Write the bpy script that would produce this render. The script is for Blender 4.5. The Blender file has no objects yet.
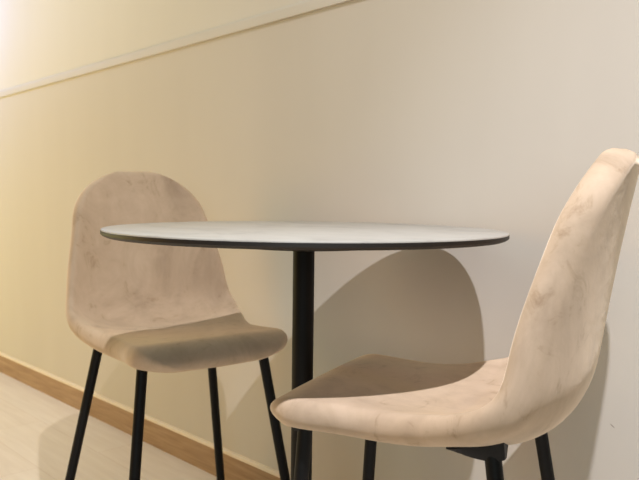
import bpy, bmesh, math
import numpy as np
from mathutils import Vector, Matrix

scene = bpy.context.scene
COL = scene.collection

# ------------------------------------------------------------------ layout
F_PX, CAM_H, HORIZON, ROLL = 748.356, 0.80918, 194.074, -0.00505
TX, TD, TH = -0.02320, 1.28084, 0.736268       # table foot seen from the camera, angle of the wall
GAP = 0.3603                                   # table centre to wall
CAM_R, CAM_D = np.array([math.sin(TH), math.cos(TH)]), np.array([-math.cos(TH), math.sin(TH)])
CAM_XY = -(TX * CAM_R + TD * CAM_D)
LAMP = (1.089, -0.577, 2.559)


# ------------------------------------------------------------------ helpers
def tag(o, label=None, cat=None, group=None, kind=None):
    if label: o['label'] = label
    if cat: o['category'] = cat
    if group: o['group'] = group
    if kind: o['kind'] = kind
    return o


def empty(name, loc, rz=0.0):
    o = bpy.data.objects.new(name, None)
    COL.objects.link(o)
    o.location = loc
    o.rotation_euler = (0, 0, rz)
    o.empty_display_size = 0.1
    return o


def obj(name, bm, mat, parent=None, smooth=True, angle=None):
    me = bpy.data.meshes.new(name)
    bmesh.ops.recalc_face_normals(bm, faces=bm.faces)
    bm.to_mesh(me)
    bm.free()
    for p in me.polygons: p.use_smooth = smooth
    if angle is not None: me.set_sharp_from_angle(angle=math.radians(angle))
    me.materials.append(mat)
    o = bpy.data.objects.new(name, me)
    COL.objects.link(o)
    if parent: o.parent = parent
    return o


def add_lathe(bm, prof, n=96, mtx=None):
    """closed lathe about z from an (r, z) profile that starts and ends on the axis"""
    rings = []
    for r, z in prof:
        if r < 1e-6:
            rings.append([bm.verts.new((0, 0, z))])
        else:
            rings.append([bm.verts.new((r * math.cos(2 * math.pi * k / n), r * math.sin(2 * math.pi * k / n), z)) for k in range(n)])
    for a, b in zip(rings, rings[1:]):
        for k in range(n):
            k2 = (k + 1) % n
            if len(a) == 1: bm.faces.new((a[0], b[k], b[k2]))
            elif len(b) == 1: bm.faces.new((a[k], a[k2], b[0]))
            else: bm.faces.new((a[k], a[k2], b[k2], b[k]))
    if mtx is not None:
        bmesh.ops.transform(bm, matrix=mtx, verts=[v for r in rings for v in r])


def axis_matrix(a, b):
    a, b = Vector(a), Vector(b)
    z = (b - a).normalized()
    q = z.to_track_quat('Z', 'Y')
    return Matrix.Translation(a) @ q.to_matrix().to_4x4(), (b - a).length


def add_bar(bm, a, b, r0, r1, n=28, bev=0.0015):
    m, L = axis_matrix(a, b)
    add_lathe(bm, [(0, 0), (r0 - bev, 0), (r0, bev), (r1, L - bev), (r1 - bev, L), (0, L)], n, m)


def add_profile_x(bm, prof, x0, x1):
    """extrude a closed (y, z) outline along x"""
    a = [bm.verts.new((x0, y, z)) for y, z in prof]
    b = [bm.verts.new((x1, y, z)) for y, z in prof]
    n = len(prof)
    for k in range(n):
        bm.faces.new((a[k], a[(k + 1) % n], b[(k + 1) % n], b[k]))
    bm.faces.new(a[::-1]); bm.faces.new(b)


# ------------------------------------------------------------------ materials
def new_mat(name):
    m = bpy.data.materials.new(name)
    m.use_nodes = True
    nt = m.node_tree
    return m, nt, nt.nodes['Principled BSDF']


def nd(nt, typ, **kw):
    n = nt.nodes.new(typ)
    for k, v in kw.items():
        if k in n.inputs: n.inputs[k].default_value = v
        else: setattr(n, k, v)
    return n


def coords(nt, scale=(1, 1, 1), rot=(0, 0, 0)):
    tc = nd(nt, 'ShaderNodeTexCoord')
    mp = nd(nt, 'ShaderNodeMapping')
    mp.inputs['Scale'].default_value = scale
    mp.inputs['Rotation'].default_value = rot
    nt.links.new(tc.outputs['Object'], mp.inputs['Vector'])
    return mp.outputs['Vector']


def ramp(nt, fac, stops):
    r = nd(nt, 'ShaderNodeValToRGB')
    e = r.color_ramp.elements
    while len(e) < len(stops): e.new(0.5)
    for k, (p, c) in enumerate(stops):
        e[k].position = p
        e[k].color = (*c, 1) if len(c) == 3 else c
    nt.links.new(fac, r.inputs['Fac'])
    return r.outputs['Color']


def bump(nt, height, bsdf, strength, dist):
    b = nd(nt, 'ShaderNodeBump')
    b.inputs['Strength'].default_value = strength
    b.inputs['Distance'].default_value = dist
    nt.links.new(height, b.inputs['Height'])
    nt.links.new(b.outputs['Normal'], bsdf.inputs['Normal'])


def paint(name, c0, c1, rough=0.75, spec=0.3):
    m, nt, b = new_mat(name)
    v = coords(nt, (1.6, 1.6, 0.25))
    n = nd(nt, 'ShaderNodeTexNoise', Scale=2.6, Detail=3.0, Roughness=0.5)
    nt.links.new(v, n.inputs['Vector'])
    nt.links.new(ramp(nt, n.outputs['Fac'], [(0.35, c0), (0.65, c1)]), b.inputs['Base Color'])
    f = nd(nt, 'ShaderNodeTexNoise', Scale=420.0, Detail=2.0)
    nt.links.new(coords(nt), f.inputs['Vector'])
    bump(nt, f.outputs['Fac'], b, 0.05, 0.001)
    b.inputs['Roughness'].default_value = rough
    b.inputs['Specular IOR Level'].default_value = spec
    return m


MAT = {}
MAT['wall'] = paint('beige_wall_paint', (0.610, 0.565, 0.505), (0.630, 0.585, 0.524))
MAT['wall_up'] = paint('cream_wall_paint', (0.69, 0.655, 0.60), (0.71, 0.675, 0.62))
MAT['rail'] = paint('beige_rail_paint', (0.63, 0.59, 0.53), (0.65, 0.61, 0.55), 0.6)


def scuff(m, x, z, ang, a, b):
    """a short dark scratch in the paint at a place on the wall"""
    nt = m.node_tree
    bs = nt.nodes['Principled BSDF']
    src = bs.inputs['Base Color'].links[0].from_socket
    tc = nd(nt, 'ShaderNodeTexCoord')
    mp = nd(nt, 'ShaderNodeMapping', vector_type='TEXTURE')
    mp.inputs['Location'].default_value = (x, GAP, z)
    mp.inputs['Rotation'].default_value = (0, ang, 0)
    mp.inputs['Scale'].default_value = (a, 1, b)
    nt.links.new(tc.outputs['Object'], mp.inputs['Vector'])
    ln = nd(nt, 'ShaderNodeVectorMath', operation='LENGTH')
    nt.links.new(mp.outputs['Vector'], ln.inputs[0])
    mr = nd(nt, 'ShaderNodeMapRange')
    mr.inputs['From Min'].default_value = 0.6; mr.inputs['From Max'].default_value = 1.1
    mr.inputs['To Min'].default_value = 0.75; mr.inputs['To Max'].default_value = 0.0
    nt.links.new(ln.outputs['Value'], mr.inputs['Value'])
    mx = nd(nt, 'ShaderNodeMix', data_type='RGBA')
    nt.links.new(mr.outputs['Result'], mx.inputs['Factor'])
    nt.links.new(src, mx.inputs[6])
    mx.inputs[7].default_value = (0.20, 0.15, 0.11, 1)
    nt.links.new(mx.outputs[2], bs.inputs['Base Color'])


# the scratch low on the wall to the right of the nearer chair
_d = (616.5 - 319.5) / F_PX
_t = (GAP - CAM_XY[1]) / (CAM_R[1] * _d + CAM_D[1])
scuff(MAT['wall'], CAM_XY[0] + _t * (CAM_R[0] * _d + CAM_D[0]), CAM_H - _t * (431 - HORIZON) / F_PX, math.radians(35), 0.0055, 0.0011)


def floor_mat():
    m, nt, b = new_mat('pale_oak_floor')
    v = coords(nt)
    br = nd(nt, 'ShaderNodeTexBrick', offset=0.37, squash=1.0)
    br.inputs['Scale'].default_value = 1.0
    br.inputs['Brick Width'].default_value = 1.22
    br.inputs['Row Height'].default_value = 0.19
    br.inputs['Mortar Size'].default_value = 0.0012
    br.inputs['Mortar Smooth'].default_value = 0.3
    br.inputs['Color1'].default_value = (0.84, 0.745, 0.64, 1)
    br.inputs['Color2'].default_value = (0.86, 0.775, 0.675, 1)
    br.inputs['Mortar'].default_value = (0.72, 0.60, 0.49, 1)
    nt.links.new(v, br.inputs['Vector'])
    g = nd(nt, 'ShaderNodeTexNoise', Scale=3.0, Detail=6.0, Roughness=0.6, Distortion=0.4)
    nt.links.new(coords(nt, (1.2, 14, 1)), g.inputs['Vector'])
    gr = ramp(nt, g.outputs['Fac'], [(0.3, (0.90, 0.88, 0.86)), (0.7, (1.0, 1.0, 1.0))])
    mx = nd(nt, 'ShaderNodeMix', data_type='RGBA', blend_type='MULTIPLY')
    mx.inputs['Factor'].default_value = 1.0
    nt.links.new(br.outputs['Color'], mx.inputs[6])
    nt.links.new(gr, mx.inputs[7])
    nt.links.new(mx.outputs[2], b.inputs['Base Color'])
    b.inputs['Roughness'].default_value = 0.5
    return m


def wood_mat():
    m, nt, b = new_mat('brown_oak_skirting')
    g = nd(nt, 'ShaderNodeTexNoise', Scale=4.0, Detail=7.0, Roughness=0.62, Distortion=0.6)
    nt.links.new(coords(nt, (1.4, 30, 22)), g.inputs['Vector'])
    nt.links.new(ramp(nt, g.outputs['Fac'], [(0.28, (0.30, 0.175, 0.092)), (0.52, (0.40, 0.255, 0.142)), (0.75, (0.49, 0.33, 0.195))]), b.inputs['Base Color'])
    bump(nt, g.outputs['Fac'], b, 0.12, 0.002)
    b.inputs['Roughness'].default_value = 0.5
    return m


def velvet_mat():
    m, nt, b = new_mat('taupe_velvet')
    # brushed pile: soft blotches, long strokes and small pressed marks
    n1 = nd(nt, 'ShaderNodeTexNoise', Scale=6.5, Detail=4.0, Roughness=0.62, Distortion=0.9)
    nt.links.new(coords(nt, (1.0, 1.0, 0.7)), n1.inputs['Vector'])
    n2 = nd(nt, 'ShaderNodeTexNoise', Scale=21.0, Detail=5.0, Roughness=0.68, Distortion=1.3)
    nt.links.new(coords(nt, (1.0, 0.8, 0.55), (0.3, 0.2, 0.5)), n2.inputs['Vector'])
    c1 = ramp(nt, n1.outputs['Fac'], [(0.30, (0.44, 0.325, 0.232)), (0.50, (0.57, 0.43, 0.31)), (0.72, (0.635, 0.488, 0.358))])
    c2 = ramp(nt, n2.outputs['Fac'], [(0.27, (0.62, 0.55, 0.47)), (0.42, (0.95, 0.94, 0.92)), (0.70, (1.06, 1.06, 1.07))])
    mx = nd(nt, 'ShaderNodeMix', data_type='RGBA', blend_type='MULTIPLY')
    mx.inputs['Factor'].default_value = 0.85
    nt.links.new(c1, mx.inputs[6])
    nt.links.new(c2, mx.inputs[7])
    nt.links.new(mx.outputs[2], b.inputs['Base Color'])
    fine = nd(nt, 'ShaderNodeTexNoise', Scale=34.0, Detail=4.0, Roughness=0.6)
    nt.links.new(coords(nt), fine.inputs['Vector'])
    bump(nt, fine.outputs['Fac'], b, 0.16, 0.004)
    b.inputs['Roughness'].default_value = 0.85
    b.inputs['Specular IOR Level'].default_value = 0.12
    b.inputs['Sheen Weight'].default_value = 0.75
    b.inputs['Sheen Roughness'].default_value = 0.45
    b.inputs['Sheen Tint'].default_value = (1.0, 0.84, 0.66, 1)
    return m


def black_metal():
    m, nt, b = new_mat('black_powder_coated_steel')
    n = nd(nt, 'ShaderNodeTexNoise', Scale=600.0, Detail=2.0)
    nt.links.new(coords(nt), n.inputs['Vector'])
    nt.links.new(ramp(nt, n.outputs['Fac'], [(0.3, (0.0040, 0.0038, 0.0042)), (0.7, (0.0065, 0.0062, 0.0067))]), b.inputs['Base Color'])
    bump(nt, n.outputs['Fac'], b, 0.06, 0.0006)
    b.inputs['Roughness'].default_value = 0.5
    b.inputs['Specular IOR Level'].default_value = 0.22
    return m


def stone_top():
    m, nt, b = new_mat('pale_stone_laminate')
    n = nd(nt, 'ShaderNodeTexNoise', Scale=5.0, Detail=7.0, Roughness=0.6, Distortion=1.6)
    nt.links.new(coords(nt, (1, 1.8, 1), (0, 0, 0.6)), n.inputs['Vector'])
    nt.links.new(ramp(nt, n.outputs['Fac'], [(0.30, (0.32, 0.295, 0.265)), (0.46, (0.385, 0.36, 0.32)), (0.62, (0.41, 0.385, 0.345)), (0.8, (0.375, 0.34, 0.30))]), b.inputs['Base Color'])
    b.inputs['Roughness'].default_value = 0.5
    b.inputs['Specular IOR Level'].default_value = 0.4
    return m


def plain(name, c, rough):
    m, nt, b = new_mat(name)
    n = nd(nt, 'ShaderNodeTexNoise', Scale=90.0, Detail=2.0)
    nt.links.new(coords(nt), n.inputs['Vector'])
    nt.links.new(ramp(nt, n.outputs['Fac'], [(0.3, tuple(0.92 * k for k in c)), (0.7, c)]), b.inputs['Base Color'])
    b.inputs['Roughness'].default_value = rough
    return m


MAT['floor'] = floor_mat()
MAT['wood'] = wood_mat()
MAT['velvet'] = velvet_mat()
MAT['steel'] = black_metal()
MAT['stone'] = stone_top()
MAT['core'] = plain('dark_laminate_core', (0.014, 0.010, 0.008), 0.55)
MAT['bead'] = plain('pale_skirting_cap', (0.88, 0.75, 0.58), 0.5)
MAT['rubber'] = plain('black_rubber', (0.012, 0.012, 0.012), 0.8)

# ------------------------------------------------------------------ setting
X0, X1, Y0 = -5.2, 3.2, -3.2
RAIL_Z, RAIL_H = 1.2417, 0.030

bm = bmesh.new()
bmesh.ops.create_cube(bm, size=1, matrix=Matrix.LocRotScale(Vector(((X0 + X1) / 2, (Y0 + GAP + 0.12) / 2, -0.04)), None, Vector((X1 - X0, GAP + 0.12 - Y0, 0.08))))
tag(obj('floor', bm, MAT['floor'], smooth=False), 'pale cream oak plank floor', 'floor', kind='structure')

bm = bmesh.new()
add_profile_x(bm, [(GAP, 0), (GAP, RAIL_Z + 0.5 * RAIL_H), (GAP + 0.12, RAIL_Z + 0.5 * RAIL_H), (GAP + 0.12, 0)], X0, X1)
wall = tag(obj('wall_back', bm, MAT['wall'], smooth=False), 'beige painted lower wall behind the table', 'wall', kind='structure')
bm = bmesh.new()
add_profile_x(bm, [(GAP + 0.001, RAIL_Z + 0.5 * RAIL_H), (GAP + 0.001, 3.2), (GAP + 0.12, 3.2), (GAP + 0.12, RAIL_Z + 0.5 * RAIL_H)], X0, X1)
tag(obj('wall_back_upper', bm, MAT['wall_up'], smooth=False), 'lighter cream upper wall above the rail', 'wall', kind='structure')

# rail: a small moulded strip with an eased top and a hard lower arris
bm = bmesh.new()
g, z, h = GAP, RAIL_Z, RAIL_H
add_profile_x(bm, [(g, z), (g - 0.0055, z), (g - 0.0065, z + 0.001), (g - 0.0065, z + h * 0.75), (g - 0.0055, z + h * 0.9), (g - 0.003, z + h * 0.98), (g + 0.001, z + h)], X0, X1)
tag(obj('trim_1', bm, MAT['rail'], angle=40), 'slim beige dado rail running along the wall', 'trim', kind='structure')

# skirting board with an eased top edge
bm = bmesh.new()
add_profile_x(bm, [(g, 0), (g - 0.012, 0), (g - 0.012, 0.079), (g, 0.079)], X0, X1)
tag(obj('baseboard_back', bm, MAT['wood'], angle=50), 'brown wooden skirting board along the wall', 'baseboard', kind='structure')


# pale square strip that caps the skirting board
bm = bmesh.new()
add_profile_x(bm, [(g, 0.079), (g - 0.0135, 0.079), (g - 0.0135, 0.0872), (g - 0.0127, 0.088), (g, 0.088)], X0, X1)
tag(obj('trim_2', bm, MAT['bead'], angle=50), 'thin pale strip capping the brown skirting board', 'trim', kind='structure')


# ------------------------------------------------------------------ upholstered shell chair
SP = dict(lip=1.18110, lipw=0.06781, seat=0.05945, sb=0.39646, bw=0.20465, rec=0.15874, curl=0.05065, L=0.77333, wf=0.18981, wm=0.16744, wb=0.19573, R=0.01752, wt=0.14373, wj=0.20680, wu=0.16998, rf=0.10770, rt=0.12237, ef=3.38205, et=2.24073, cf=-0.00331, cm=0.05486, cs=-0.00059, cb=0.04451, ct=0.03842, T=0.04336, zb=0.49134)
CREASE = 0.28


def sstep(a, b, x):
    t = np.clip((x - a) / (b - a), 0, 1)
    return t * t * (3 - 2 * t)


def pchip(x, xs, ys):
    xs = np.asarray(xs, float); ys = np.asarray(ys, float)
    h = np.diff(xs); d = np.diff(ys) / h
    m = np.zeros_like(ys)
    for i in range(1, len(xs) - 1):
        if d[i - 1] * d[i] > 0:
            w1 = 2 * h[i] + h[i - 1]; w2 = h[i] + 2 * h[i - 1]
            m[i] = (w1 + w2) / (w1 / d[i - 1] + w2 / d[i])
    m[0] = d[0]; m[-1] = d[-1]
    i = np.clip(np.searchsorted(xs, x) - 1, 0, len(xs) - 2)
    t = (x - xs[i]) / h[i]
    return (2 * t**3 - 3 * t**2 + 1) * ys[i] + (t**3 - 2 * t**2 + t) * h[i] * m[i] + (-2 * t**3 + 3 * t**2) * ys[i + 1] + (t**3 - t**2) * h[i] * m[i + 1]


def shell_grid(p, ns=110, nv=45):
    """upper and lower skins of the padded shell; x forward, z up, rows run from front lip to top of back"""
    L = p['L']; s = np.linspace(0, L, 800); ds = s[1] - s[0]
    ang = -p['seat'] + (p['lip'] + p['seat']) * (1 - sstep(0, p['lipw'], s)) \
        + (np.pi / 2 - p['rec'] + p['seat']) * sstep(p['sb'] - p['bw'] / 2, p['sb'] + p['bw'] / 2, s) \
        - p['curl'] * sstep(p['sb'] + p['bw'] / 2, L, s)
    x = -np.cumsum(np.cos(ang)) * ds; z = np.cumsum(np.sin(ang)) * ds
    x -= np.interp(.2, s, x); z += p['zb'] - np.interp(.2, s, z)
    th = np.linspace(0, np.pi, ns)
    S = .5 * L * (1 - np.cos(th)) / 2 + .5 * np.linspace(0, L, ns)
    S[0] = 0; S[-1] = L
    ic = int(np.argmin(np.abs(S - CREASE)))
    a = np.interp(S, s, ang); X = np.interp(S, s, x); Z = np.interp(S, s, z)
    W = pchip(S / L, [0, .2, .46, .65, .82, 1.0], [p['wf'], p['wm'], p['wj'], p['wb'], p['wu'], p['wt']])
    kf = np.clip((p['rf'] - S) / p['rf'], 0, 1); kt = np.clip((S - (L - p['rt'])) / p['rt'], 0, 1)
    W = W * (1 - kf**p['ef'])**(1 / p['ef']) * (1 - kt**p['et'])**(1 / p['et'])
    C = pchip(S / L, [0, .2, .48, .75, 1.0], [p['cf'], p['cs'], p['cb'], p['cm'], p['ct']])
    v = np.sin(np.linspace(-np.pi / 2, np.pi / 2, nv))
    Y = W[:, None] * v[None, :]
    lat = (np.abs(Y) / max(p['wm'], p['wb']))**2.4 * C[:, None]
    nx = np.sin(a)[:, None]; nz = np.cos(a)[:, None]
    edge = np.clip(np.minimum(W[:, None] - np.abs(Y), np.minimum(S, L - S)[:, None]), 0, None)
    hh = p['T'] / 2 * np.sqrt(np.clip(1 - (1 - np.clip(edge / p['R'], 0, 1))**2, 0, 1))
    groove = 0.0025 * np.exp(-((S - S[ic]) / 0.008)**2)[:, None] * np.clip(edge / .03, 0, 1)
    up = np.stack([X[:, None] + nx * (lat + hh - groove), Y, Z[:, None] + nz * (lat + hh - groove)], -1)
    lo = np.stack([X[:, None] + nx * (lat - hh), Y, Z[:, None] + nz * (lat - hh)], -1)
    return up, lo, ic


def make_shell_meshes():
    up, lo, ic = shell_grid(SP)
    ns, nv = up.shape[:2]
    bm = bmesh.new()
    U = [[None] * nv for _ in range(ns)]; B = [[None] * nv for _ in range(ns)]
    for i in range(ns):
        for j in range(nv):
            rim = j in (0, nv - 1) or i in (0, ns - 1)
            U[i][j] = bm.verts.new(up[i, j])
            B[i][j] = U[i][j] if rim else bm.verts.new(lo[i, j])
    lay = bm.faces.layers.int.new('zone')
    for i in range(ns - 1):
        for j in range(nv - 1):
            for G, flip in ((U, False), (B, True)):
                q = [G[i][j], G[i + 1][j], G[i + 1][j + 1], G[i][j + 1]]
                if flip: q.reverse()
                try: f = bm.faces.new(q)
                except ValueError: continue
                f[lay] = 0 if i < ic else 1
    bmesh.ops.remove_doubles(bm, verts=bm.verts, dist=1e-5)
    bmesh.ops.dissolve_degenerate(bm, dist=1e-6, edges=bm.edges)
    bmesh.ops.recalc_face_normals(bm, faces=bm.faces)
    bm.normal_update()
    out = []
    for zone in (0, 1):
        c = bm.copy()
        l2 = c.faces.layers.int['zone']
        nrm = {tuple(round(k, 6) for k in v.co): v.normal.copy() for v in c.verts}
        bmesh.ops.delete(c, geom=[f for f in c.faces if f[l2] != zone], context='FACES')
        me = bpy.data.meshes.new('seat' if zone == 0 else 'backrest')
        c.to_mesh(me); c.free()
        for p in me.polygons: p.use_smooth = True
        me.normals_split_custom_set_from_vertices([nrm[tuple(round(k, 6) for k in v.co)] for v in me.vertices])
        me.materials.append(MAT['velvet'])
        out.append(me)
    bm.free()
    return out


SEAT_ME, BACK_ME = make_shell_meshes()
UP, LO, IC = shell_grid(SP)


def under_z(x, y):
    """height of the underside of the seat above a point (distance weighted over the nearest grid points)"""
    g = LO[5:IC + 12].reshape(-1, 3)
    d = (g[:, 0] - x)**2 + (g[:, 1] - y)**2
    k = np.argsort(d)[:6]
    w = 1 / (d[k] + 1e-7)
    return float((g[k, 2] * w).sum() / w.sum())


def make_chair(loc, rz, legs, label, near=(0, 0)):
    xf, yf, xF, yF, xr, yr, xR, yR, zt = legs
    root = empty('dining_chair', loc, rz)
    tag(root, label, 'chair', 'velvet shell chairs at the bistro table')
    for nm, me in (('seat', SEAT_ME), ('backrest', BACK_ME)):
        o = bpy.data.objects.new(nm, me)
        COL.objects.link(o); o.parent = root
    r = 0.0109
    for (tx, ty, fx, fy) in ((xf, yf, xF, yF), (xr, yr, xR, yR)):
        for sg in (1, -1):
            bx, by = (fx + near[0], fy + near[1]) if (sg == 1 and tx > 0) else (fx, fy)
            d = Vector((bx - tx, sg * (by - ty), -zt))
            top = Vector((tx, sg * ty, zt))
            zu = under_z(tx, sg * ty) + 0.004
            top = top + d * ((top.z - zu) / zt)
            foot = Vector((bx, sg * by, 0.006))
            bm = bmesh.new()
            add_bar(bm, foot, top, r * 0.97, r)
            leg = obj('leg', bm, MAT['steel'], root, angle=40)
            bm = bmesh.new()
            add_lathe(bm, [(0, 0), (0.0115, 0), (0.0125, 0.002), (0.0125, 0.012), (0.0115, 0.014), (0, 0.014)], 24, Matrix.Translation((bx, sg * by, 0)))
            ft = obj('rubber_foot', bm, MAT['rubber'], leg, angle=40)
    # tapered steel brackets that hold each leg under the seat
    for (tx, ty, run, deep) in ((xf, yf, -0.024, 0.008), (xr, yr, 0.060, 0.017)):
        for sg in (1, -1):
            bm = bmesh.new()
            n = 16; w = 0.013
            back = -0.014 * (1 if run > 0 else -1)
            sec = []
            for k in range(n + 1):
                x = tx + back + (run - back) * k / n
                q = max(0.0, (x - tx) / run)
                y0 = sg * ty
                dep = 0.003 + deep * max(0.0, 1 - q)
                zl, zr, zm = under_z(x, y0 - w), under_z(x, y0 + w), under_z(x, y0)
                sec.append([bm.verts.new(v) for v in ((x, y0 - w, zl + .004), (x, y0, zm + .004), (x, y0 + w, zr + .004), (x, y0 + w, zr - .003), (x, y0 + w * .4, zm - dep), (x, y0 - w * .4, zm - dep), (x, y0 - w, zl - .003))])
            for a, b in zip(sec, sec[1:]):
                for k in range(7): bm.faces.new((a[k], a[(k + 1) % 7], b[(k + 1) % 7], b[k]))
            bm.faces.new(sec[0][::-1]); bm.faces.new(sec[-1])
            obj('leg_bracket', bm, MAT['steel'], root, angle=35)
    return root


make_chair((-0.44218, 0.02570, 0), -0.13200, (0.1122, 0.1391, 0.1578, 0.1988, -0.1531, 0.1408, -0.2459, 0.2155, 0.4494),
           'taupe velvet shell chair on black legs, left of the table, front facing us')
make_chair((0.23018, 0.03614, 0), 3.52530, (0.1354, 0.1372, 0.1876, 0.1908, -0.1452, 0.1549, -0.2091, 0.2056, 0.4525),
           'pale velvet shell chair nearest us, right of the table, backrest turned away', near=(-0.03, -0.012))

# ------------------------------------------------------------------ bistro table
TR, TZ, TILT = 0.33838, 0.75032, 0.01806
root = empty('bistro_table', (0, 0, 0))
tag(root, 'round bistro table with pale stone-look top, dark edge and black pole', 'table')
axis = Vector((CAM_D[0], CAM_D[1], 0))
LEAN = Matrix.Translation((0, 0, TZ)) @ Matrix.Rotation(TILT, 4, axis) @ Matrix.Translation((0, 0, -TZ))


def lean(bm):
    bmesh.ops.transform(bm, matrix=LEAN, verts=bm.verts)
    return bm


bm = bmesh.new()      # pale face
add_lathe(bm, [(0, TZ - 0.004), (TR - 0.002, TZ - 0.004), (TR - 0.0006, TZ - 0.0032), (TR - 0.0006, TZ - 0.0012), (TR - 0.0018, TZ), (0, TZ)], 192)
obj('tabletop', lean(bm), MAT['stone'], root, angle=50)
bm = bmesh.new()      # dark core showing as the edge
add_lathe(bm, [(0, TZ - 0.0125), (TR - 0.008, TZ - 0.0125), (TR - 0.003, TZ - 0.0105), (TR, TZ - 0.008), (TR, TZ - 0.0030), (TR - 0.001, TZ - 0.0022), (TR - 0.004, TZ - 0.0030), (0, TZ - 0.0030)], 192)
tag(obj('edge_band', lean(bm), MAT['core'], root, angle=50), 'dark brown-black edge')
bm = bmesh.new()      # support dish under the top
add_lathe(bm, [(0, TZ - 0.0300), (0.120, TZ - 0.0300), (0.155, TZ - 0.0265), (0.172, TZ - 0.0205), (0.174, TZ - 0.0120), (0, TZ - 0.0120)], 128)
obj('support_plate', lean(bm), MAT['steel'], root, angle=40)
bm = bmesh.new()      # column, with a small collar at the top
add_lathe(bm, [(0, 0.012), (0.0185, 0.012), (0.0185, TZ - 0.030), (0.024, TZ - 0.029), (0.024, TZ - 0.026), (0, TZ - 0.026)], 64)
bmesh.ops.translate(bm, vec=(-0.003 * CAM_R[0], -0.003 * CAM_R[1], 0), verts=bm.verts)
obj('pole', lean(bm), MAT['steel'], root, angle=40)
foot = LEAN @ Vector((0, 0, 0.012))
bm = bmesh.new()      # round foot plate on the floor
add_lathe(bm, [(0, 0), (0.123, 0), (0.125, 0.002), (0.125, 0.007), (0.121, 0.010), (0.05, 0.013), (0.03, 0.020), (0, 0.020)], 128, Matrix.Translation((foot.x, foot.y, 0)))
obj('base_plate', bm, MAT['steel'], root, angle=40)

# ------------------------------------------------------------------ camera
cam = bpy.data.cameras.new('camera')
cam.sensor_width = 36.0
cam.lens = F_PX / 639.0 * 36.0
cam.clip_start = 0.02
co = bpy.data.objects.new('camera', cam)
COL.objects.link(co)
pitch = math.atan((240 - HORIZON) / F_PX)
fwd = Vector((CAM_D[0] * math.cos(pitch), CAM_D[1] * math.cos(pitch), -math.sin(pitch)))
right = Vector((CAM_R[0], CAM_R[1], 0))
up = right.cross(fwd)
rot = Matrix((right, up, -fwd)).transposed().to_4x4()
co.matrix_world = Matrix.Translation((CAM_XY[0], CAM_XY[1], CAM_H)) @ rot @ Matrix.Rotation(ROLL, 4, 'Z')
scene.camera = co
cam.dof.use_dof = True
cam.dof.focus_distance = 1.12
cam.dof.aperture_fstop = 9.0


# ------------------------------------------------------------------ light
def lamp(name, typ, loc, energy, color, target=None, **kw):
    l = bpy.data.lights.new(name, typ)
    l.energy = energy; l.color = color
    for k, v in kw.items(): setattr(l, k, v)
    o = bpy.data.objects.new(name, l)
    COL.objects.link(o)
    o.location = loc
    if target is not None:
        o.rotation_euler = (Vector(target) - Vector(loc)).to_track_quat('-Z', 'Y').to_euler()
    return o


def rgb_lamp(name, typ, loc, watts, target=None, **kw):
    """watts given per colour channel"""
    m = max(watts)
    return lamp(name, typ, loc, m, tuple(c / m for c in watts), target, **kw)


rgb_lamp('ceiling_spotlight', 'SPOT', LAMP, (84, 84, 58), (0.2, -0.5, 0.2), spot_size=math.radians(90), spot_blend=1.0, shadow_soft_size=0.018)
rgb_lamp('ceiling_spotlight_wash', 'SPOT', LAMP, (84, 77, 90), (0.0, 0.0, 0.5), spot_size=math.radians(70), spot_blend=1.0, shadow_soft_size=0.018)
rgb_lamp('ceiling_spotlight_beam', 'SPOT', LAMP, (106, 112, 136), (0.5, -0.05, 0.5), spot_size=math.radians(55), spot_blend=1.0, shadow_soft_size=0.018)
rgb_lamp('left_wall_lamp', 'POINT', (-3.0, -0.1, 1.75), (8, 11.5, 26), shadow_soft_size=0.12)  # bluish-white lamp out of view at the left end of the wall
rgb_lamp('warm_fill_low', 'POINT', (-3.0, -1.2, 1.0), (61, 59, 28), shadow_soft_size=0.6)  # added warm fill for the low left wall, no fixture behind it
rgb_lamp('warm_fill_front', 'POINT', (-2.3, -2.0, 1.4), (74, 33, 4), shadow_soft_size=0.8)  # unseen orange fill added from the front left, no real lamp there
rgb_lamp('warm_downlight', 'POINT', (-1.7, -0.7, 2.6), (64, 71, 60), shadow_soft_size=1.0)
rgb_lamp('cool_fill_right', 'AREA', (2.6, -2.6, 1.5), (17, 21, 22), (0, 0, 0.8), size=1.5)  # unseen area light added as a cool fill from the right

w = bpy.data.worlds.new('room_light')
w.use_nodes = True
w.node_tree.nodes['Background'].inputs['Color'].default_value = (1.0, 0.9, 0.75, 1)
w.node_tree.nodes['Background'].inputs['Strength'].default_value = 0.02
scene.world = w

scene.view_settings.view_transform = 'Standard'
scene.view_settings.look = 'None'
scene.view_settings.exposure = 0.0
scene.view_settings.gamma = 1.0
scene.view_settings.use_curve_mapping = False
